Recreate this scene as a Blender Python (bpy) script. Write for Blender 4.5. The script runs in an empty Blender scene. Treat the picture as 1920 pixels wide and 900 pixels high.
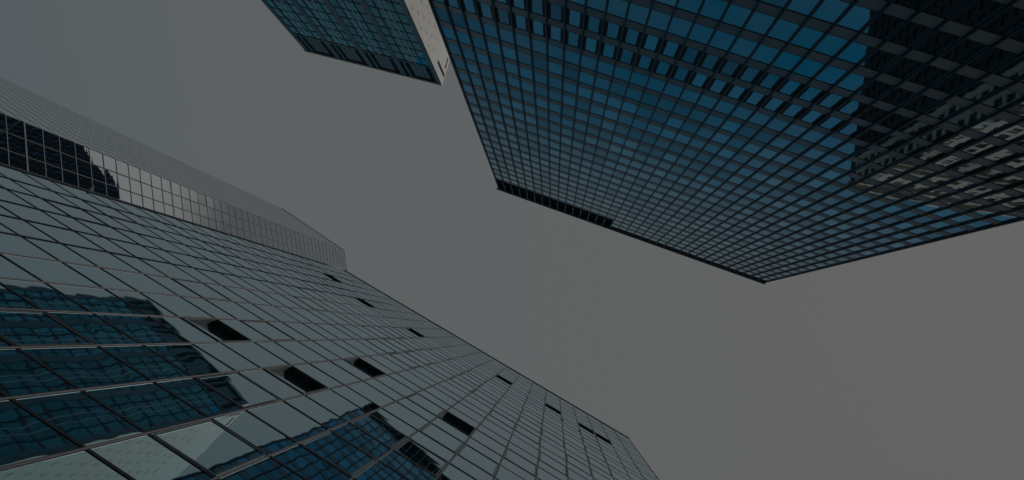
import bpy, math, random
import numpy as np
from mathutils import Matrix, Vector

rnd = random.Random(7)
sc = bpy.context.scene
COL = sc.collection
R = math.radians

# ------------------------------------------------------------------ camera
CAM = Vector((0, 0, 1.6))
FPX = 1247.98                       # focal length in pixels of the 1920 px wide photograph
PA, PB = -0.1407, 0.0607            # tilt of the optical axis away from the zenith
_rx = np.array([[1, 0, 0], [0, math.cos(PA), -math.sin(PA)], [0, math.sin(PA), math.cos(PA)]])
_ry = np.array([[math.cos(PB), 0, math.sin(PB)], [0, 1, 0], [-math.sin(PB), 0, math.cos(PB)]])
RC = _rx @ _ry                      # world -> camera (x right, y down, z forward)
cam_data = bpy.data.cameras.new("camera")
cam = bpy.data.objects.new("camera", cam_data)
COL.objects.link(cam)
right, down, fwd = RC[0], RC[1], RC[2]
m = Matrix.Identity(4)
for r_ in range(3):
    m[r_][0] = right[r_]; m[r_][1] = -down[r_]; m[r_][2] = -fwd[r_]
m.translation = CAM
cam.matrix_world = m
cam_data.sensor_fit = 'HORIZONTAL'
cam_data.sensor_width = 36.0
cam_data.lens = FPX / 1920 * 36
cam_data.clip_start = 0.1
cam_data.clip_end = 6000
sc.camera = cam

# ------------------------------------------------------------------ sky, sun, exposure
SUN = Vector((0.58, -0.08, 0.81)).normalized()
elev = math.asin(SUN.z)
azim = math.atan2(SUN.x, SUN.y)
world = bpy.data.worlds.new("World")
sc.world = world
world.use_nodes = True
wn, wl = world.node_tree.nodes, world.node_tree.links
wn.clear()
sky = wn.new("ShaderNodeTexSky")
sky.sky_type = 'NISHITA'
sky.sun_disc = False
sky.sun_elevation = elev
sky.sun_rotation = azim
sky.air_density = 1.3
sky.dust_density = 0.6
sky.ozone_density = 4.0
sky.altitude = 20
deep = wn.new("ShaderNodeHueSaturation")
deep.inputs["Hue"].default_value = 0.463
deep.inputs["Saturation"].default_value = 1.5
deep.inputs["Value"].default_value = 1.08
# a bright white cloud veil covers the zenith and the sun's side; clear blue stays low on the far side
tcw = wn.new("ShaderNodeTexCoord")
def ramp_dir(axis, lo, hi):
    d = wn.new("ShaderNodeVectorMath"); d.operation = 'DOT_PRODUCT'; d.inputs[1].default_value = axis
    wl.new(tcw.outputs["Generated"], d.inputs[0])
    r = wn.new("ShaderNodeMapRange"); r.interpolation_type = 'SMOOTHSTEP'
    r.inputs[1].default_value = lo; r.inputs[2].default_value = hi
    wl.new(d.outputs["Value"], r.inputs[0])
    return r
clear_a = ramp_dir((-0.35, 0.937, 0), 0.13, 0.37)
clear_b = ramp_dir((-1, 0, 0), 0.40, 1.0); clear_b.inputs[4].default_value = 0.4
mxm = wn.new("ShaderNodeMath"); mxm.operation = 'MAXIMUM'
wl.new(clear_a.outputs[0], mxm.inputs[0]); wl.new(clear_b.outputs[0], mxm.inputs[1])
clo = wn.new("ShaderNodeTexNoise"); clo.inputs["Scale"].default_value = 3.0; clo.inputs["Detail"].default_value = 4
wl.new(tcw.outputs["Generated"], clo.inputs["Vector"])
clm = wn.new("ShaderNodeMapRange"); clm.inputs[1].default_value = 0.3; clm.inputs[2].default_value = 0.65; clm.inputs[3].default_value = 0.62; clm.inputs[4].default_value = 1.0
wl.new(clo.outputs[0], clm.inputs[0])
mm = wn.new("ShaderNodeMath"); mm.operation = 'MULTIPLY'
wl.new(mxm.outputs[0], mm.inputs[0]); wl.new(clm.outputs[0], mm.inputs[1])
ad = wn.new("ShaderNodeMath"); ad.operation = 'ADD'; ad.inputs[1].default_value = 0.03
wl.new(mm.outputs[0], ad.inputs[0])
haze_mix = wn.new("ShaderNodeMix"); haze_mix.data_type = 'RGBA'
# the veil is a little cooler away from the sun, plus an unseen bright patch added to give the pale tower its glow
veil = wn.new("ShaderNodeMix"); veil.data_type = 'RGBA'
veil.inputs[6].default_value = (3.12, 3.40, 3.45, 1); veil.inputs[7].default_value = (3.56, 3.50, 3.44, 1)
side = ramp_dir((1, 0, 0), -0.62, 0.55)
wl.new(side.outputs[0], veil.inputs[0])
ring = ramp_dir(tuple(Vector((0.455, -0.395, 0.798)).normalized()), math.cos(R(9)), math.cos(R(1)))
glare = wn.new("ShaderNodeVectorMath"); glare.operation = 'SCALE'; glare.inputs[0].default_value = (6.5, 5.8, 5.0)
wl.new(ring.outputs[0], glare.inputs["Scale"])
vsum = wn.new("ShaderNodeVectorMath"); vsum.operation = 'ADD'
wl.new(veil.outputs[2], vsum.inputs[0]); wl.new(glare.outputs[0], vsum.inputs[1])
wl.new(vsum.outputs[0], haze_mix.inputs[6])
bg = wn.new("ShaderNodeBackground"); bg.inputs[1].default_value = 0.10
wo = wn.new("ShaderNodeOutputWorld")
wl.new(sky.outputs[0], deep.inputs["Color"])
wl.new(ad.outputs[0], haze_mix.inputs[0])
wl.new(deep.outputs[0], haze_mix.inputs[7])
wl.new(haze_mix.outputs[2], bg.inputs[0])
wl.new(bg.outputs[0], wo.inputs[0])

sun_data = bpy.data.lights.new("sun", 'SUN')
sun_data.energy = 2.6
sun_data.angle = R(0.6)
sun_data.color = (1.0, 0.94, 0.87)
sun = bpy.data.objects.new("sun", sun_data)
COL.objects.link(sun)
sun.rotation_euler = (-SUN).to_track_quat('-Z', 'Y').to_euler()
sun.location = (60, -60, 320)

sc.view_settings.view_transform = 'Standard'
sc.view_settings.look = 'None'
sc.view_settings.gamma = 1
sc.view_settings.use_curve_mapping = False
sc.view_settings.exposure = -1.5
sc.cycles.max_bounces = 8
sc.cycles.glossy_bounces = 5
sc.cycles.use_denoising = True

# ------------------------------------------------------------------ materials
def new_mat(name):
    mt = bpy.data.materials.new(name)
    mt.use_nodes = True
    n, l = mt.node_tree.nodes, mt.node_tree.links
    n.clear()
    out = n.new("ShaderNodeOutputMaterial")
    return mt, n, l, out

def solid(name, col, rough=0.6, metal=0.0, var=0.12, scale=0.6, spec=0.5):
    """painted metal, concrete and the like: base colour with soft blotches and fine grain"""
    mt, n, l, out = new_mat(name)
    p = n.new("ShaderNodeBsdfPrincipled")
    tc = n.new("ShaderNodeTexCoord")
    nz = n.new("ShaderNodeTexNoise"); nz.inputs["Scale"].default_value = scale; nz.inputs["Detail"].default_value = 5
    l.new(tc.outputs["Object"], nz.inputs["Vector"])
    geo = n.new("ShaderNodeNewGeometry")
    add = n.new("ShaderNodeMath"); add.operation = 'ADD'
    l.new(nz.outputs[0], add.inputs[0]); l.new(geo.outputs["Random Per Island"], add.inputs[1])
    mr = n.new("ShaderNodeMapRange"); mr.inputs[1].default_value = 0.2; mr.inputs[2].default_value = 1.6
    mr.inputs[3].default_value = 1 - var; mr.inputs[4].default_value = 1 + var
    l.new(add.outputs[0], mr.inputs[0])
    mx = n.new("ShaderNodeVectorMath"); mx.operation = 'SCALE'
    mx.inputs[0].default_value = col
    l.new(mr.outputs[0], mx.inputs["Scale"])
    l.new(mx.outputs[0], p.inputs["Base Color"])
    p.inputs["Roughness"].default_value = rough
    p.inputs["Metallic"].default_value = metal
    p.inputs["Specular IOR Level"].default_value = spec
    l.new(p.outputs[0], out.inputs[0])
    return mt

def coated_glass(name, base, edge, power=5.0, rough=0.015, var=0.10, wave=0.0, wscale=0.7, stretch=(1, 1, 1), dark=(0.004, 0.008, 0.011)):
    """solar-control glazing: tinted mirror reflection that turns pale at grazing angles, dark interior behind"""
    mt, n, l, out = new_mat(name)
    lw = n.new("ShaderNodeLayerWeight"); lw.inputs[0].default_value = 0.5
    pw = n.new("ShaderNodeMath"); pw.operation = 'POWER'; pw.inputs[1].default_value = power
    l.new(lw.outputs["Facing"], pw.inputs[0])
    geo = n.new("ShaderNodeNewGeometry")
    mr = n.new("ShaderNodeMapRange"); mr.inputs[3].default_value = 1 - var; mr.inputs[4].default_value = 1 + var * 0.5
    l.new(geo.outputs["Random Per Island"], mr.inputs[0])
    sc_ = n.new("ShaderNodeVectorMath"); sc_.operation = 'SCALE'; sc_.inputs[0].default_value = base
    l.new(mr.outputs[0], sc_.inputs["Scale"])
    mix = n.new("ShaderNodeMix"); mix.data_type = 'RGBA'
    l.new(pw.outputs[0], mix.inputs[0]); l.new(sc_.outputs[0], mix.inputs[6]); mix.inputs[7].default_value = (*edge, 1)
    g = n.new("ShaderNodeBsdfGlossy"); g.inputs["Roughness"].default_value = rough
    l.new(mix.outputs[2], g.inputs["Color"])
    d = n.new("ShaderNodeBsdfDiffuse"); d.inputs[0].default_value = (*dark, 1)
    ad = n.new("ShaderNodeAddShader")
    l.new(g.outputs[0], ad.inputs[0]); l.new(d.outputs[0], ad.inputs[1])
    if wave > 0:
        tc = n.new("ShaderNodeTexCoord")
        mp = n.new("ShaderNodeMapping"); mp.inputs["Scale"].default_value = stretch
        l.new(tc.outputs["Object"], mp.inputs[0])
        # every pane is rolled a little differently: shift the noise per pane
        off = n.new("ShaderNodeMath"); off.operation = 'MULTIPLY'; off.inputs[1].default_value = 57.0
        l.new(geo.outputs["Random Per Island"], off.inputs[0])
        av = n.new("ShaderNodeVectorMath"); av.operation = 'ADD'
        l.new(mp.outputs[0], av.inputs[0]); l.new(off.outputs[0], av.inputs[1])
        nz = n.new("ShaderNodeTexNoise"); nz.inputs["Scale"].default_value = wscale; nz.inputs["Detail"].default_value = 1.5
        l.new(av.outputs[0], nz.inputs["Vector"])
        bp = n.new("ShaderNodeBump"); bp.inputs["Strength"].default_value = 1.0; bp.inputs["Distance"].default_value = wave
        l.new(nz.outputs[0], bp.inputs["Height"])
        l.new(bp.outputs[0], g.inputs["Normal"])
    l.new(ad.outputs[0], out.inputs[0])
    return mt

M = {}
M['blue_glass'] = coated_glass("blue_tower_glass", (0.28, 0.42, 0.46), (0.90, 0.97, 1.0), power=4.0, wave=0.003, wscale=0.5, var=0.48)
M['teal_glass'] = coated_glass("teal_curtain_glass", (0.13, 0.38, 0.45), (0.84, 0.95, 1.0), power=1.75, wave=0.0030, wscale=0.62, stretch=(0.7, 0.7, 1.3), var=0.14)
M['slate_glass'] = coated_glass("slate_blue_glass", (0.11, 0.43, 0.55), (0.66, 0.93, 1.0), power=5.0, wave=0.0, var=0.25)
M['pale_glass'] = coated_glass("pale_tower_glass", (0.05, 0.15, 0.22), (0.98, 0.99, 1.0), power=1.25, wave=0.009, wscale=0.4, stretch=(0.4, 0.4, 1.3), var=0.06)
M['sheer_glass'] = coated_glass("grazing_pale_glass", (0.24, 0.44, 0.56), (0.97, 0.98, 1.0), power=1.3, var=0.05)
M['dark_glass'] = coated_glass("dark_window_glass", (0.05, 0.07, 0.09), (0.7, 0.75, 0.8), power=5.0, var=0.4)
M['navy_glass'] = coated_glass("navy_window_glass", (0.02, 0.10, 0.26), (0.5, 0.6, 0.8), power=5.0, var=0.5)
M['black_fin'] = solid("black_anodised_fin", (0.010, 0.016, 0.022), 0.38, 0.0)
M['grey_panel'] = solid("grey_spandrel_panel", (0.27, 0.23, 0.225), 0.42, 0.0, var=0.10)
M['shadow_gap'] = solid("dark_gasket", (0.012, 0.014, 0.017), 0.7)
M['louvre'] = solid("dark_louvre_metal", (0.014, 0.026, 0.04), 0.55)
M['coping'] = solid("blue_grey_coping", (0.30, 0.30, 0.30), 0.5)
M['transom'] = solid("dark_navy_transom", (0.010, 0.020, 0.030), 0.5)
M['mullion'] = solid("brushed_mullion", (0.36, 0.32, 0.325), 0.42, 0.7)
M['mullion_dark'] = solid("dark_mullion", (0.022, 0.032, 0.042), 0.45)
M['frame'] = solid("grey_sash_frame", (0.15, 0.18, 0.20), 0.45, 0.3)
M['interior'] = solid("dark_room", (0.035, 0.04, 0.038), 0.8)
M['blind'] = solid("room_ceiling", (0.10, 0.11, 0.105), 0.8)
M['tan'] = solid("tan_vent_panel", (0.55, 0.38, 0.22), 0.6)
M['pier'] = solid("slate_blue_pier", (0.105, 0.185, 0.225), 0.5, var=0.06)
M['pier_dark'] = solid("navy_spandrel", (0.035, 0.065, 0.09), 0.5, var=0.06)
M['light_bar'] = solid("pale_glazing_bar", (0.72, 0.76, 0.77), 0.4)
M['white_mullion'] = solid("warm_white_mullion", (0.21, 0.225, 0.24), 0.5, var=0.05)
M['pale_mullion'] = solid("grey_mullion", (0.10, 0.11, 0.12), 0.5)
M['shaded_stone'] = solid("shade_dark_stone", (0.035, 0.034, 0.036), 0.7, var=0.3)  # shade of the stone tower's unlit side put into the colour
M['joint'] = solid("grey_panel_joint", (0.48, 0.47, 0.45), 0.8)
M['dim_blind'] = solid("buff_window_blind", (0.74, 0.66, 0.58), 0.8, var=0.25)
M['roof'] = solid("roof_membrane", (0.14, 0.14, 0.14), 0.9)
M['core'] = solid("dark_core_wall", (0.05, 0.06, 0.07), 0.8)
M['stone'] = solid("buff_stone", (0.70, 0.60, 0.53), 0.85, var=0.14, scale=0.25)
M['stone_trim'] = solid("pale_stone_trim", (0.74, 0.65, 0.57), 0.8)
M['dark_cladding'] = solid("dark_tower_cladding", (0.012, 0.014, 0.020), 0.7)

def white_wall():
    mt, n, l, out = new_mat("white_panel_wall")
    p = n.new("ShaderNodeBsdfPrincipled"); p.inputs["Roughness"].default_value = 0.75
    tc = n.new("ShaderNodeTexCoord")
    sep = n.new("ShaderNodeSeparateXYZ"); l.new(tc.outputs["Object"], sep.inputs[0])
    cmb = n.new("ShaderNodeCombineXYZ"); l.new(sep.outputs[1], cmb.inputs[0]); l.new(sep.outputs[2], cmb.inputs[1])
    bk = n.new("ShaderNodeTexBrick")
    bk.inputs["Scale"].default_value = 1.0; bk.inputs["Brick Width"].default_value = 1.6; bk.inputs["Row Height"].default_value = 3.7
    bk.inputs["Mortar Size"].default_value = 0.05
    bk.inputs["Color1"].default_value = (0.76, 0.74, 0.70, 1); bk.inputs["Color2"].default_value = (0.72, 0.70, 0.665, 1)
    bk.inputs["Mortar"].default_value = (0.62, 0.60, 0.57, 1)
    l.new(cmb.outputs[0], bk.inputs["Vector"])
    nz = n.new("ShaderNodeTexNoise"); nz.inputs["Scale"].default_value = 0.35; nz.inputs["Detail"].default_value = 6
    l.new(tc.outputs["Object"], nz.inputs["Vector"])
    mr = n.new("ShaderNodeMapRange"); mr.inputs[3].default_value = 0.9; mr.inputs[4].default_value = 1.06
    l.new(nz.outputs[0], mr.inputs[0])
    sv = n.new("ShaderNodeVectorMath"); sv.operation = 'SCALE'
    l.new(bk.outputs[0], sv.inputs[0]); l.new(mr.outputs[0], sv.inputs["Scale"])
    l.new(sv.outputs[0], p.inputs["Base Color"])
    l.new(p.outputs[0], out.inputs[0])
    return mt
M['white_wall'] = white_wall()
M['asphalt'] = solid("asphalt", (0.05, 0.05, 0.052), 0.9, var=0.25, scale=3)
M['paving'] = solid("grey_paving", (0.26, 0.255, 0.245), 0.85, var=0.2, scale=1.5)
M['paint'] = solid("white_road_paint", (0.75, 0.75, 0.72), 0.7)

# ------------------------------------------------------------------ mesh helpers
class Mesh:
    """collects boxes in a facade's own axes (u along, w outward, z up) and links them as ONE object"""
    def __init__(self):
        self.v = []; self.f = []; self.mi = []
    def hexa(self, pts, k=0):
        b = len(self.v); self.v += pts
        self.f += [(b, b+3, b+2, b+1), (b+4, b+5, b+6, b+7), (b, b+1, b+5, b+4),
                   (b+1, b+2, b+6, b+5), (b+2, b+3, b+7, b+6), (b+3, b, b+4, b+7)]
        self.mi += [k] * 6
    def build(self, name, mats, parent, kind=None, label=None):
        me = bpy.data.meshes.new(name)
        me.from_pydata([tuple(p) for p in self.v], [], self.f)
        if not isinstance(mats, (list, tuple)): mats = [mats]
        for q in mats: me.materials.append(q)
        if len(mats) > 1: me.polygons.foreach_set("material_index", self.mi)
        me.update()
        o = bpy.data.objects.new(name, me)
        COL.objects.link(o)
        if parent: o.parent = parent
        if kind: o['kind'] = kind
        if label: o['label'] = label
        return o

class Facade:
    """a vertical plane: origin (world x, y), azimuth of u, outward side; coordinates relative to the thing's base"""
    def __init__(self, org, az, base, side):
        self.o = np.array(org, float); self.d = np.array([math.cos(az), math.sin(az)])
        self.n = np.array([-self.d[1], self.d[0]]) * side
        self.side = side; self.base = np.array(base, float)
    def pt(self, u, w, z):
        q = self.o + self.d * u + self.n * w - self.base[:2]
        return (float(q[0]), float(q[1]), float(z))
    def box(self, me, u0, u1, w0, w1, z0, z1, k=0):
        self.hexa(me, [(u0, w0, z0), (u1, w0, z0), (u1, w1, z0), (u0, w1, z0), (u0, w0, z1), (u1, w0, z1), (u1, w1, z1), (u0, w1, z1)], k)
    def hexa(self, me, c, k=0):
        p = [self.pt(*q) for q in c]
        if self.side < 0: p = [p[1], p[0], p[3], p[2], p[5], p[4], p[7], p[6]]
        me.hexa(p, k)
    def pane(self, me, u0, u1, z0, z1, w, tilt=0.0, th=0.03, k=0):
        """a sheet of glass set with the slight lean every real pane has"""
        a, b = rnd.gauss(0, tilt), rnd.gauss(0, tilt)
        du, dz = (u1 - u0) / 2, (z1 - z0) / 2
        f = lambda s, t: w + a * s * du + b * t * dz
        self.hexa(me, [(u0, w - th, z0), (u1, w - th, z0), (u1, f(1, -1), z0), (u0, f(-1, -1), z0),
                       (u0, w - th, z1), (u1, w - th, z1), (u1, f(1, 1), z1), (u0, f(-1, 1), z1)], k)
    def area(self, u0, u1, z0, z1, w=0.0):
        """how large the rectangle shows in the photograph, 0 when its middle is out of frame"""
        px = []
        for u, z in ((u0, z0), (u1, z0), (u1, z1), (u0, z1)):
            q = self.o + self.d * u + self.n * w
            c = RC @ (np.array([q[0], q[1], z]) - np.array(CAM))
            if c[2] <= 0.5: return 0
            px.append((960 + FPX * c[0] / c[2], 450 + FPX * c[1] / c[2]))
        cx = sum(p[0] for p in px) / 4; cy = sum(p[1] for p in px) / 4
        if not (0 < cx < 1920 and 0 < cy < 900): return 0
        return abs(sum(px[i][0] * px[(i+1) % 4][1] - px[(i+1) % 4][0] * px[i][1] for i in range(4))) / 2

def thing(name, label, cat, loc, group=None):
    o = bpy.data.objects.new(name, None); COL.objects.link(o)
    o.location = loc; o['label'] = label; o['category'] = cat
    if group: o['group'] = group
    o.empty_display_size = 2
    return o

def lay_panes(fac, rects, parent, name, plural, mat, w, tilt, limit=100, th=0.03):
    """the panes that show largest are parts of their own, the rest one part"""
    order = sorted(range(len(rects)), key=lambda i: -fac.area(*rects[i][:4], w))
    big = [i for i in order[:limit] if fac.area(*rects[i][:4], w) > 0]
    for i in big:
        me = Mesh(); fac.pane(me, *rects[i][:4], w, tilt, th); me.build(name, mat, parent)
    rest = Mesh(); bs = set(big)
    for i, r_ in enumerate(rects):
        if i not in bs: fac.pane(rest, *r_[:4], w, tilt, th)
    if rest.v: rest.build(plural, mat, parent, kind='stuff')

def prism(poly, z0, z1, base):
    me = Mesh(); n = len(poly)
    a = sum(poly[i][0] * poly[(i+1) % n][1] - poly[(i+1) % n][0] * poly[i][1] for i in range(n))
    if a < 0: poly = poly[::-1]
    me.v = [(p[0] - base[0], p[1] - base[1], z0) for p in poly] + [(p[0] - base[0], p[1] - base[1], z1) for p in poly]
    me.f = [tuple(range(n))[::-1], tuple(range(n, 2 * n))] + [(i, (i+1) % n, n + (i+1) % n, n + i) for i in range(n)]
    me.mi = [0] * len(me.f)
    return me

Z0 = CAM.z

# ------------------------------------------------------------------ ground and street
def sheet(name, x0, x1, y0, y1, z0, z1, mat):
    me = prism([(x0, y0), (x1, y0), (x1, y1), (x0, y1)], z0, z1, (0, 0))
    o = me.build(name, mat, None); o['kind'] = 'structure'
    return o
sheet('ground', -2500, 2500, -2500, 2500, -0.5, -0.02, M['asphalt'])
pv = prism([(-34, -6.6), (-30, -14.6), (45, 28.7), (41, 36.7)], -0.019, 0.0, (0, 0)).build('pavement', M['paving'], None); pv['kind'] = 'structure'

# ================================================================== tower A: dark grid, blue glass
def tower_a():
    S = 3.8
    th = 0.3579; b = 0.4198 * S
    org = np.array([-2.8317, -7.8040]) * S
    zj0 = 14.7504 * S + Z0; T = 20.4253
    NB = 35; L = NB * b; DEPTH = 26.0
    top = zj0 + T * S
    root = thing('office_tower', 'dark office tower of blue windows in a black fin grid, filling the upper right', 'building', (org[0], org[1], 0))
    F = Facade(org, th, org, 1)
    back = F.n * -DEPTH
    # core
    ins = 0.25
    P = lambda u, w: tuple(org + F.d * u + F.n * w)
    prism([P(0.05, -ins), P(L - 0.05, -ins), P(L - 0.05, -DEPTH), P(0.05, -DEPTH)], 0, top - 0.4, org).build('wall', M['core'], root)
    prism([P(0.6, -0.8), P(L - 0.6, -0.8), P(L - 0.6, -DEPTH + 0.6), P(0.6, -DEPTH + 0.6)], top - 0.39, top - 0.1, org).build('roof', M['roof'], root)
    # coping that oversails the corner
    me = Mesh()
    F.box(me, -0.45, L + 0.30, -0.9, 0.34, top - 0.32, top + 0.05)
    F.box(me, -0.45, 0.5, -DEPTH, -0.901, top - 0.32, top + 0.25)
    F.box(me, L - 0.5, L + 0.30, -DEPTH, -0.901, top - 0.32, top + 0.25)
    me.build('coping', M['coping'], root)
    # floors
    jlo, jhi = -15, 20
    hs = 0.34 * S                                   # spandrel height
    wins = []; gaps = Mesh()
    for j in range(jlo, jhi + 1):
        z = zj0 + j * S
        tight = (-2 <= j <= -1)
        lo, hi = z + hs / 2, z + S - hs / 2
        if j == jhi - 1: hi = top - 1.0
        if j == jhi: break
        # spandrel band under this row
        me = Mesh()
        for i in range(NB):
            u0, u1 = i * b + 0.07, (i + 1) * b - 0.07
            F.box(me, u0, u1, -0.20, -0.03, z - hs / 2 + 0.09, z + hs / 2 - 0.09)
        me.build('spandrel', M['grey_panel'], root)
        if not (j >= 18):
            pass
        for i in range(NB):
            u0, u1 = i * b + 0.07, (i + 1) * b - 0.07
            if j >= 18 and i < 15: continue
            if tight and i > 0:
                c = (u0 + u1) / 2; hw = 0.27 * b
                wins.append((c - hw, c + hw, lo + 0.05, hi - 0.05))
            else:
                wins.append((u0, u1, lo, hi))
        if j < 18 or True:
            F.box(gaps, 0.05, L - 0.05, -0.22, -0.05, z - hs / 2 - 0.02, z - hs / 2 + 0.088)
            F.box(gaps, 0.05, L - 0.05, -0.22, -0.05, z + hs / 2 - 0.088, z + hs / 2 + 0.02)
        if tight:                                    # solid side panels beside the narrow windows
            for i in range(1, NB):
                u0, u1 = i * b + 0.07, (i + 1) * b - 0.07; c = (u0 + u1) / 2; hw = 0.27 * b
                F.box(gaps, u0, c - hw - 0.01, -0.21, -0.045, lo + 0.03, hi - 0.03)
                F.box(gaps, c + hw + 0.01, u1, -0.21, -0.045, lo + 0.03, hi - 0.03)
    gaps.build('reveal_trim', M['shadow_gap'], root)
    lay_panes(F, wins, root, 'window', 'windows', M['blue_glass'], -0.06, 0.0012)
    # dark louvre bays at the top left
    z18 = zj0 + 18 * S + hs / 2 + 0.05
    for i in range(15):
        me = Mesh(); u0, u1 = i * b + 0.08, (i + 1) * b - 0.08
        F.box(me, u0, u1, -0.20, -0.10, z18 + 0.01, top - 0.34)
        n = 22
        for k in range(n):
            zz = z18 + 0.15 + (top - 0.6 - z18) * k / n
            F.hexa(me, [(u0, -0.099, zz + .12), (u1, -0.099, zz + .12), (u1, 0.02, zz), (u0, 0.02, zz),
                        (u0, -0.099, zz + .15), (u1, -0.099, zz + .15), (u1, 0.02, zz + .03), (u0, 0.02, zz + .03)])
        me.build('louvre_panel', M['louvre'], root)
        me = Mesh(); F.box(me, u0 - .13, u0 - .03, 0.145, 0.22, z18, top - 0.34); me.build('louvre_post', M['coping'], root)
    me = Mesh(); F.box(me, 15 * b + 0.08, L - 0.08, -0.20, -0.04, top - 0.99, top - 0.33); me.build('fascia', M['louvre'], root)
    # fins
    for i in range(NB + 1):
        me = Mesh(); u = i * b
        hw = 0.092 if 0 < i < NB else 0.14
        F.box(me, u - hw, u + hw, -0.20, 0.07, 0.3, top - 0.325)
        F.box(me, u - hw * 0.62, u + hw * 0.62, 0.071, 0.14, 0.3, top - 0.325)
        me.build('fin', M['black_fin'], root)
    # the two flanks and the rear: same glass between floor bands
    for (o, az, ln, side) in ((P(0, 0), th + math.pi / 2 + math.pi, DEPTH, -1), (P(L, 0), th - math.pi / 2, DEPTH, 1), (P(0, -DEPTH), th, L, -1)):
        G = Facade(o, az, org, side)
        gl, bd = Mesh(), Mesh()
        n = int(ln / 1.6); bw = ln / n
        for j in range(jlo, jhi):
            z = zj0 + j * S
            for i in range(n): G.pane(gl, i * bw + .06, (i + 1) * bw - .06, z + hs / 2, z + S - hs / 2, 0.05, 0.001)
            G.box(bd, 0.1, ln - 0.1, 0.0, 0.10, z - hs / 2, z + hs / 2)
        for i in range(1, n): G.box(bd, i * bw - .06, i * bw + .06, 0.101, 0.26, 0.3, top - .33)
        gl.build('windows', M['blue_glass'], root, kind='stuff')
        bd.build('side_cladding', M['louvre'], root)
    return F

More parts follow.
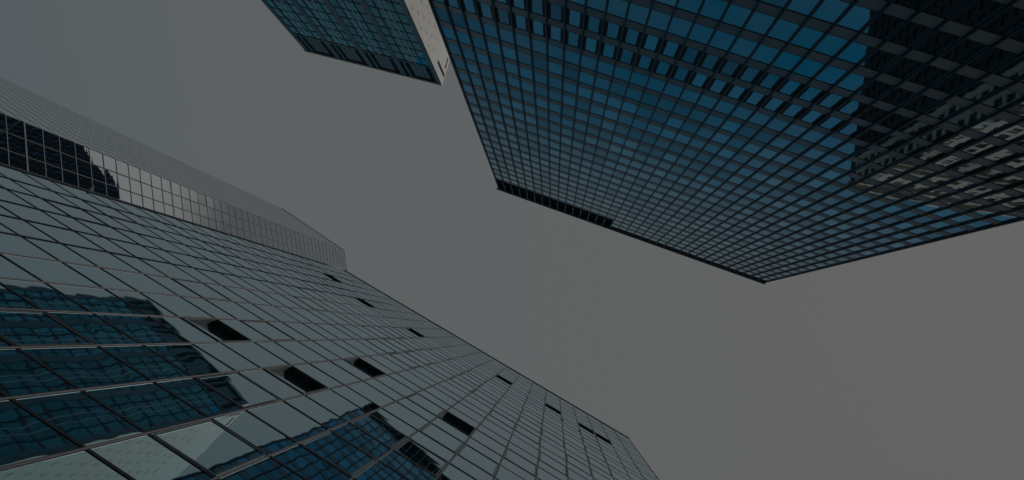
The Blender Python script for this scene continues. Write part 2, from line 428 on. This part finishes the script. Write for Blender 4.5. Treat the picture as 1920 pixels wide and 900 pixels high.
# ================================================================== tower C: mirror curtain wall with open windows
def tower_c():
    S = 3.6; az = -2.6191; b = 0.3978 * S; e = 0.1776
    c0 = np.array([1.9478, 2.6812]) * S
    dirc = np.array([math.cos(az), math.sin(az)])
    L = (22 + 2 * e) * b
    org = c0 + dirc * L                      # left end in the picture
    zk0 = 4.6962 * S + Z0; top = 18.1175 * S + Z0; alt = 0.4186 * S
    DEPTH = 24.0
    root = thing('glass_tower', 'mirror glass tower with open windows, filling the lower left', 'building', (org[0], org[1], 0))
    F = Facade(org, az + math.pi, org, -1)
    U = [0.0] + [L - (22 - k + e) * b for k in range(1, 22)] + [L]     # u from the left end
    P = lambda u, w: tuple(org + F.d * u + F.n * w)
    prism([P(0.05, -1.3), P(L - 0.05, -1.3), P(L - 0.05, -DEPTH), P(0.05, -DEPTH)], 0, top - 0.5, org).build('wall', M['core'], root)
    prism([P(0.4, -0.5), P(L - 0.4, -0.5), P(L - 0.4, -DEPTH + .4), P(0.4, -DEPTH + .4)], top - 0.49, top - 0.2, org).build('roof', M['roof'], root)
    # rows
    levels = []                                # (z0, z1, tall)
    k = -5
    while True:
        a0 = zk0 + k * S; a1 = a0 + alt; a2 = a0 + S
        if a0 > top - 0.5: break
        if a1 > 0.4: levels.append((max(a0, 0.3), min(a1, top - 0.15), False))
        if a1 < top - 0.5: levels.append((max(a1, 0.3), min(a2, top - 0.15), True))
        k += 1
    # openings seen in the photograph, as pixels inside them
    def hit(px, py):
        v = RC.T @ np.array([(px - 960) / FPX, (py - 450) / FPX, 1.0])
        n3 = np.array([F.n[0], F.n[1], 0]); o3 = np.array([org[0], org[1], 0]) - np.array(CAM)
        t = (o3 @ n3) / (v @ n3); q = np.array(CAM) + v * t
        return (q[:2] - org) @ F.d, q[2]
    opened = set()
    for px, py in ((428, 622), (572, 713), (692, 690), (862, 796), (622, 522), (685, 569), (778, 625), (945, 714), (1038, 769), (1099, 805), (1130, 823)):
        u, z = hit(px, py)
        col = max(i for i in range(22) if U[i] <= u)
        rows = [i for i, lv in enumerate(levels) if lv[2]]
        row = min(rows, key=lambda i: abs((levels[i][0] + levels[i][1]) / 2 - z))
        opened.add((row, col))
    print('OPEN', sorted(opened))
    g = 0.035
    talls, shorts = [], []
    vents = []
    for r_, (z0, z1, tall) in enumerate(levels):
        for c in range(22):
            u0, u1 = U[c] + g, U[c + 1] - g
            if (r_, c) in opened: continue
            rect = (u0, u1, z0 + g, z1 - g)
            if tall and rnd.random() < 0.30 and F.area(*rect) > 0: vents.append(rect)
            (talls if tall else shorts).append(rect)
    lay_panes(F, talls, root, 'window', 'windows', M['teal_glass'], 0.0, 0.0015)
    lay_panes(F, shorts, root, 'spandrel_pane', 'spandrel_panes', M['teal_glass'], 0.0, 0.0015)
    # closed vents show a second, finer frame
    vents = sorted(vents, key=lambda q: -F.area(*q))[:60]
    for (u0, u1, z0, z1) in vents:
        me = Mesh(); t = 0.035
        F.box(me, u0 + .02, u0 + .02 + t, 0.008, 0.016, z0 + .02, z1 - .02)
        F.box(me, u1 - .02 - t, u1 - .02, 0.008, 0.016, z0 + .02, z1 - .02)
        F.box(me, u0 + .02 + t, u1 - .02 - t, 0.008, 0.016, z0 + .02, z0 + .02 + t)
        F.box(me, u0 + .02 + t, u1 - .02 - t, 0.008, 0.016, z1 - .02 - t, z1 - .02)
        me.build('vent_frame', M['frame'], root)
    # open hoppers: sash leaning into a dark room
    for (r_, c) in sorted(opened):
        z0, z1, _ = levels[r_]; u0, u1 = U[c] + g, U[c + 1] - g
        z0 += g; z1 -= g
        rm = Mesh(); t = 0.02; dp = 1.2
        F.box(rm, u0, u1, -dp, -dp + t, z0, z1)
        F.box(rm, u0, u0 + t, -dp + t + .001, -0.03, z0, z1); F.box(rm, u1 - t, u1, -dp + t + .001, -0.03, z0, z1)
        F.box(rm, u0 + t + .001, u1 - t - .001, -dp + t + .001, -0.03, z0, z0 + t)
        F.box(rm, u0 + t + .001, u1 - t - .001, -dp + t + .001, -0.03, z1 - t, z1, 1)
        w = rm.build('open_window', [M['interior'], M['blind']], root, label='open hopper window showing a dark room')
        fr = Mesh(); t = 0.03
        F.box(fr, u0, u0 + t, -0.029, 0.025, z0, z1); F.box(fr, u1 - t, u1, -0.029, 0.025, z0, z1)
        F.box(fr, u0 + t, u1 - t, -0.029, 0.025, z0, z0 + t); F.box(fr, u0 + t, u1 - t, -0.029, 0.025, z1 - t, z1)
        fr.build('frame', M['frame'], w)
        H = z1 - z0 - 0.08; lean = 0.20
        zt = z0 + .04 + math.sqrt(H * H - lean * lean)
        sa = Mesh(); th_ = 0.04; ua, ub = u0 + .04, u1 - .04
        F.hexa(sa, [(ua, -th_, z0 + .04), (ub, -th_, z0 + .04), (ub, 0, z0 + .04), (ua, 0, z0 + .04),
                    (ua, -lean - th_, zt), (ub, -lean - th_, zt), (ub, -lean, zt), (ua, -lean, zt)])
        sa.build('sash', M['teal_glass'], w)
    # verticals: slim caps standing off the glass
    for i, u in enumerate(U):
        me = Mesh(); hw = 0.032 if 0 < i < 22 else 0.06
        F.box(me, u - hw, u + hw, -0.10, 0.016, 0.2, top - 0.16)
        F.box(me, u - hw * 0.36, u + hw * 0.36, 0.017, 0.026, 0.2, top - 0.16, 1)
        me.build('mullion', [M['mullion_dark'], M['mullion']], root)
    # horizontals
    for (z0, z1, tall) in levels:
        me = Mesh(); F.box(me, 0.06, L - 0.06, -0.10, 0.012, z0 - 0.042, z0 + 0.042); me.build('transom', M['transom'], root)
    me = Mesh(); F.box(me, -0.08, L + 0.08, -1.3, 0.05, top - 0.158, top - 0.03); me.build('coping', M['transom'], root)
    # corner trim and the tan flap that pokes out past it
    me = Mesh(); F.box(me, -0.10, -0.061, -0.35, 0.06, 0.2, top - 0.16); me.build('corner_trim', M['light_bar'], root)
    # flanks and rear
    for (o, a2, ln, side) in ((P(0, 0), az + math.pi + math.pi / 2, DEPTH, 1), (P(L, 0), az + math.pi + math.pi / 2, DEPTH, -1), (P(0, -DEPTH), az + math.pi, L, 1)):
        G = Facade(o, a2, org, side); gl, bd = Mesh(), Mesh(); n = int(ln / 1.45); bw = ln / n
        s = 1.4 if ln == DEPTH else 0.0
        for (z0, z1, tall) in levels:
            for i in range(n):
                if (i + 1) * bw < s: continue
                G.pane(gl, max(s, i * bw) + .04, (i + 1) * bw - .04, z0 + .04, z1 - .04, 0.03, 0.002)
            G.box(bd, max(s, .1), ln - .1, 0.0, 0.07, z0 - .03, z0 + .03)
        gl.build('windows', M['teal_glass'], root, kind='stuff'); bd.build('side_transoms', M['transom'], root)
    # return of the corner between front glass and core
    me = Mesh(); F.box(me, 0.051, 0.09, -1.29, -0.11, 0.2, top - 0.5); F.box(me, L - 0.09, L - 0.051, -1.29, -0.11, 0.2, top - .5); me.build('corner_panel', M['transom'], root)
    u, z = hit(153, 346)
    fl = Mesh(); F.hexa(fl, [(-0.16, -.20, z - .55), (-0.11, -.20, z - .55), (-0.11, .16, z - .55), (-0.16, .16, z - .55),
                             (-0.85, -.20, z + .55), (-0.80, -.20, z + .55), (-0.80, .16, z + .55), (-0.85, .16, z + .55)])
    fl.build('vent_flap', M['tan'], root, label='tan flap sticking out from the edge of the glass tower')
    return F

# ================================================================== tower D: slate blue front, blank white flank
def tower_d():
    H = 137.0
    D0 = np.array([-0.39491204, -0.45289515]) * H; D1 = np.array([-0.17154291, -0.39005231]) * H
    v = D1 - D0; L = float(np.hypot(*v)); az = math.atan2(v[1], v[0]); top = H + Z0; DEPTH = 30
    root = thing('panel_tower', 'slate blue tower with a blank white side wall and dark slots under its roof', 'building', (D0[0], D0[1], 0))
    F = Facade(D0, az, D0, 1); P = lambda u, w: tuple(D0 + F.d * u + F.n * w)
    S = 3.72; band = 9.0
    prism([P(0.3, -0.6), P(L - 0.4, -0.6), P(L - 0.4, -DEPTH), P(0.3, -DEPTH)], 0, top - 0.9, D0).build('wall', M['core'], root)
    prism([P(0.8, -1), P(L - 0.8, -1), P(L - 0.8, -DEPTH + .6), P(0.8, -DEPTH + .6)], top - .89, top - .6, D0).build('roof', M['roof'], root)
    # white flank, with two recessed slots near the top
    W = Facade(P(L, 0), az - math.pi / 2, D0, 1)
    me = Mesh()
    sl = [(1.5, 2.3, top - 8.5, top - 0.6), (3.2, 5.6, top - 2.3, top - 1.3)]
    W.box(me, 0, 1.5, -0.39, 0, 0, top); W.box(me, 2.3, 3.2, -0.39, 0, 0, top); W.box(me, 5.6, DEPTH, -0.39, 0, 0, top)
    for a, b_, z0, z1 in sl:
        W.box(me, a, b_, -0.39, 0, 0, z0); W.box(me, a, b_, -0.39, 0, z1, top)
    me.build('side_wall', M['white_wall'], root, label='blank white side wall of panels')
    me = Mesh()
    # shallow scored joints of the panels
    for row in range(6, 34):
        for c in range(0, 14):
            u = 0.8 + c * 2.1 + (1.05 if row % 2 else 0)
            z = row * S + 1.2
            if z > top - 12: continue
            W.box(me, u, u + 0.42, 0.001, 0.012, z, z + 1.3)
    me.build('joint_strip', M['joint'], root)
    # piers
    NBY = 4; edge = 1.0; pw = 1.15
    bay = (L - 0.4 - edge) / NBY
    xs = [0.4 + i * bay for i in range(NBY + 1)]
    piers = []
    for i in range(NBY + 1):
        a, b_ = (0.0, 0.4 + pw / 2) if i == 0 else ((L - edge - .1, L - 0.002) if i == NBY else (xs[i] - pw / 2, xs[i] + pw / 2))
        piers.append((a, b_))
        me = Mesh(); F.box(me, a, b_, -0.6, 0.0, 0, top - .7); me.build('pier', M['pier'], root)
    zb = top - band
    wins = []; bars = Mesh(); lights = Mesh()
    nr = int(zb / S)
    for r_ in range(nr):
        z1 = zb - 0.35 - r_ * S; z0 = z1 - S + 0.55
        if z0 < 1: break
        sp = Mesh()
        for i in range(NBY):
            a, b_ = piers[i][1], piers[i + 1][0]
            F.box(sp, a, b_, -0.5, -0.06, z1 + 0.001, z1 + 0.549)
            nw = (b_ - a) * 0.23
            wins += [(a, a + nw, z0, z1), (b_ - nw, b_, z0, z1)]
            c0, c1 = a + nw + .10, b_ - nw - .10; w3 = (c1 - c0) / 3
            for q in range(3): wins.append((c0 + q * w3 + .071, c0 + (q + 1) * w3 - .071, z0, z1))
        sp.build('spandrel', M['pier_dark'], root)
    for i in range(NBY):
        a, b_ = piers[i][1], piers[i + 1][0]; nw = (b_ - a) * 0.23
        F.box(bars, a + nw, a + nw + .10, -0.4, 0.02, 0, zb); F.box(bars, b_ - nw - .10, b_ - nw, -0.4, 0.02, 0, zb)
        c0, c1 = a + nw + .10, b_ - nw - .10; w3 = (c1 - c0) / 3
        for q in (1, 2): F.box(lights, c0 + q * w3 - .07, c0 + q * w3 + .07, -0.3, 0.0, 0, zb)
    bars.build('mullion', M['black_fin'], root); lights.build('glazing_bar', M['light_bar'], root)
    lay_panes(F, wins, root, 'window', 'windows', M['slate_glass'], -0.10, 0.0006)
    # crown of dark slots
    for i in range(NBY):
        a, b_ = piers[i][1], piers[i + 1][0]; w = b_ - a
        back = Mesh(); F.box(back, a, b_, -0.59, -0.5, zb + 0.21, top - 0.7); back.build('slot', M['shadow_gap'], root)
        me = Mesh()
        F.box(me, a + w * .13, a + w * .20, -0.49, 0.0, zb + .21, top - .7)
        for q in range(3):
            F.box(me, a + w * (.34 + .17 * q), a + w * (.34 + .17 * q + .155), -0.49, -0.05, zb + .21, top - 2.0)
        me.build('screen_panel', M['pier'], root)
    me = Mesh(); F.box(me, 0.0, L - .002, -0.6, 0.03, zb - 0.34, zb + 0.20); me.build('string_course', M['pier'], root)
    me = Mesh(); F.box(me, -0.1, L - 0.002, -0.8, 0.10, top - .69, top + .06); me.build('coping', M['coping'], root)

# ================================================================== tower E: tall pale chamfered glass tower
def tower_e():
    H = 250.0; top = H + Z0
    E0 = np.array([-0.31923602, -0.12752171]) * H
    a1 = R(79.5); a2 = R(33.4)
    L1, L2 = 36.0, 30.5
    root = thing('glass_skyscraper', 'tallest hazy pale glass skyscraper with a chamfered corner, behind the mirror glass tower', 'building', (E0[0], E0[1], 0))
    d1 = np.array([math.cos(a1), math.sin(a1)]); d2 = np.array([math.cos(a2), math.sin(a2)])
    A1 = E0 + d1 * L1; A2 = E0 - d2 * L2
    n1 = np.array([d1[1], -d1[0]]); n2 = np.array([d2[1], -d2[0]])
    ins = 0.35
    pc = [E0 - n1 * ins * .6 - n2 * ins * .6, A1 - n1 * ins, A1 - n1 * 38, A2 + np.array([-14, 20.0]), A2 - n2 * ins]
    prism([tuple(q) for q in pc], 0, top - .5, E0).build('wall', M['core'], root)
    prism([tuple(E0 + (q - E0) * 0.97 + np.array([-0.8, 0])) for q in pc], top - .49, top - .3, E0).build('roof', M['roof'], root)
    S = 3.56; cw = 2.8
    F1 = Facade(E0, a1, E0, -1)                 # outward n1
    F2 = Facade(A2, a2, E0, -1)                 # outward n2, u runs towards E0
    zs = []; z = top - 0.5
    k = 0
    while z > 2:
        zs.append(z); z -= S
        k += 1
    def wall(F, L, cw, mat, hw, dp):
        n = int(round(L / cw)); c = L / n
        wins = []
        for k_ in range(len(zs) - 1):
            for i in range(n): wins.append((i * c + .12, (i + 1) * c - .12, zs[k_ + 1] + .14, zs[k_] - .14))
        lay_panes(F, wins, root, 'window', 'windows', mat, 0.0, 0.003 if dp > .02 else 0.0, limit=50)
        for i in range(n + 1):
            me = Mesh(); u = i * c; F.box(me, max(u - hw, 0.0), min(u + hw, L), -0.3, dp, 0, top - .5); me.build('mullion', M['pale_mullion'], root)
    wall(F1, L1, cw, M['pale_glass'], .06, .03); wall(F2, L2, 3.05, M['sheer_glass'], .05, .012)
    for k_, z in enumerate(zs):
        me = Mesh()
        hh = .075 if k_ % 11 else .22
        F1.box(me, 0.02, L1, -0.28, 0.07, z - hh, z + .075); F2.box(me, 0, L2 - .02, -0.28, 0.02, z - hh, z + .13)
        me.build('floor_band', M['white_mullion'], root)
    me = Mesh(); F1.box(me, 0, L1, -.35, .12, top - .33, top + .1); F2.box(me, 0, L2 - .06, -.35, .12, top - .33, top + .1); me.build('coping', M['white_mullion'], root)

# ================================================================== the two buildings seen only in the glass
def stone_block():
    H = 201.0; org = np.array([55.0, 46.5]); az = R(30.2); top = H + Z0
    root = thing('stone_tower', 'buff stone tower mirrored in the right end of the blue window grid', 'building', (org[0], org[1], 0))
    L1, L2 = 70.0, 62.0
    F1 = Facade(org, az, org, -1); F2 = Facade(org, az + math.pi / 2, org, 1)
    P = lambda u, w: tuple(org + F1.d * u - F1.n * w)
    prism([P(.4, .4), P(L1, .4), P(L1, L2), P(.4, L2)], 0, top - 1, org).build('wall', M['core'], root)
    S = 4.1; n_rows = int(top / S)
    for F, L, wm, trim, st in ((F1, L1, M['dark_glass'], M['stone_trim'], M['stone']), (F2, L2, M['navy_glass'], M['shaded_stone'], M['shaded_stone'])):
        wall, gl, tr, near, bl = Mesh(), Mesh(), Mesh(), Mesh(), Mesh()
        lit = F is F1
        n = int(L / 3.6); b = L / n
        for i in range(n + 1):
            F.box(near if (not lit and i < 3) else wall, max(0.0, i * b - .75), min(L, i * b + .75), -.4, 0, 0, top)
        for r_ in range(n_rows):
            z1 = top - 3 - r_ * S; z0 = z1 - S
            if z0 < 0: break
            for i in range(n):
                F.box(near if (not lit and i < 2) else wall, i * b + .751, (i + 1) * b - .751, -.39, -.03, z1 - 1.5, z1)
                if lit and rnd.random() < .75: F.box(bl, i * b + .80, (i + 1) * b - .80, -.279, -.24, z0 + 2.6 - rnd.random() * 2.2, z1 - 1.51)
                F.pane(gl, i * b + .752, (i + 1) * b - .752, z0 + .002, z1 - 1.502, -.28, .003)
            if r_ in (1, 5, 6, 16, 28): F.box(tr, -.5, L, 0.001, .7, z1 - .5, z1 + .1)
        F.box(wall, .001, L, -.4, .02, top - 3, top)
        F.box(tr, -.9, L, .021, 1.1, top - 1.0, top + .3)
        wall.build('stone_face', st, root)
        if near.v: near.build('stone_corner', M['stone_trim'], root)
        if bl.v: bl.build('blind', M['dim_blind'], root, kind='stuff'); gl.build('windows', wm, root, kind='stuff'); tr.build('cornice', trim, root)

def dark_block():
    H = 292.0; org = np.array([20.0, -104.0]); az = R(-72); top = H
    root = thing('dark_tower', 'near black tower mirrored low on the side of the pale skyscraper', 'building', (org[0], org[1], 0))
    L1, L2 = 100.0, 20.0
    F = Facade(org, az, org, -1)
    P = lambda u, w: tuple(org + F.d * u - F.n * w)
    prism([P(0, .3), P(L1, .3), P(L1, L2), P(0, L2)], 0, top - .5, org).build('wall', M['dark_cladding'], root)
    bd, gl = Mesh(), Mesh()
    z = top; n = 30; b = L1 / n
    while z > 4:
        F.box(bd, 0, L1, -.3, 0.05, z - 1.7, z)
        for i in range(n): F.pane(gl, i * b + .2, (i + 1) * b - .2, z - 4.0, z - 1.71, -.1, .003)
        z -= 4.05
    for i in range(n + 1): F.box(bd, max(0, i * b - .2), min(L1, i * b + .2), 0.051, .35, 0, top)
    bd.build('cladding', M['dark_cladding'], root); gl.build('windows', M['navy_glass'], root, kind='stuff')

tower_a()
tower_c()
tower_d()
tower_e()
stone_block()
dark_block()
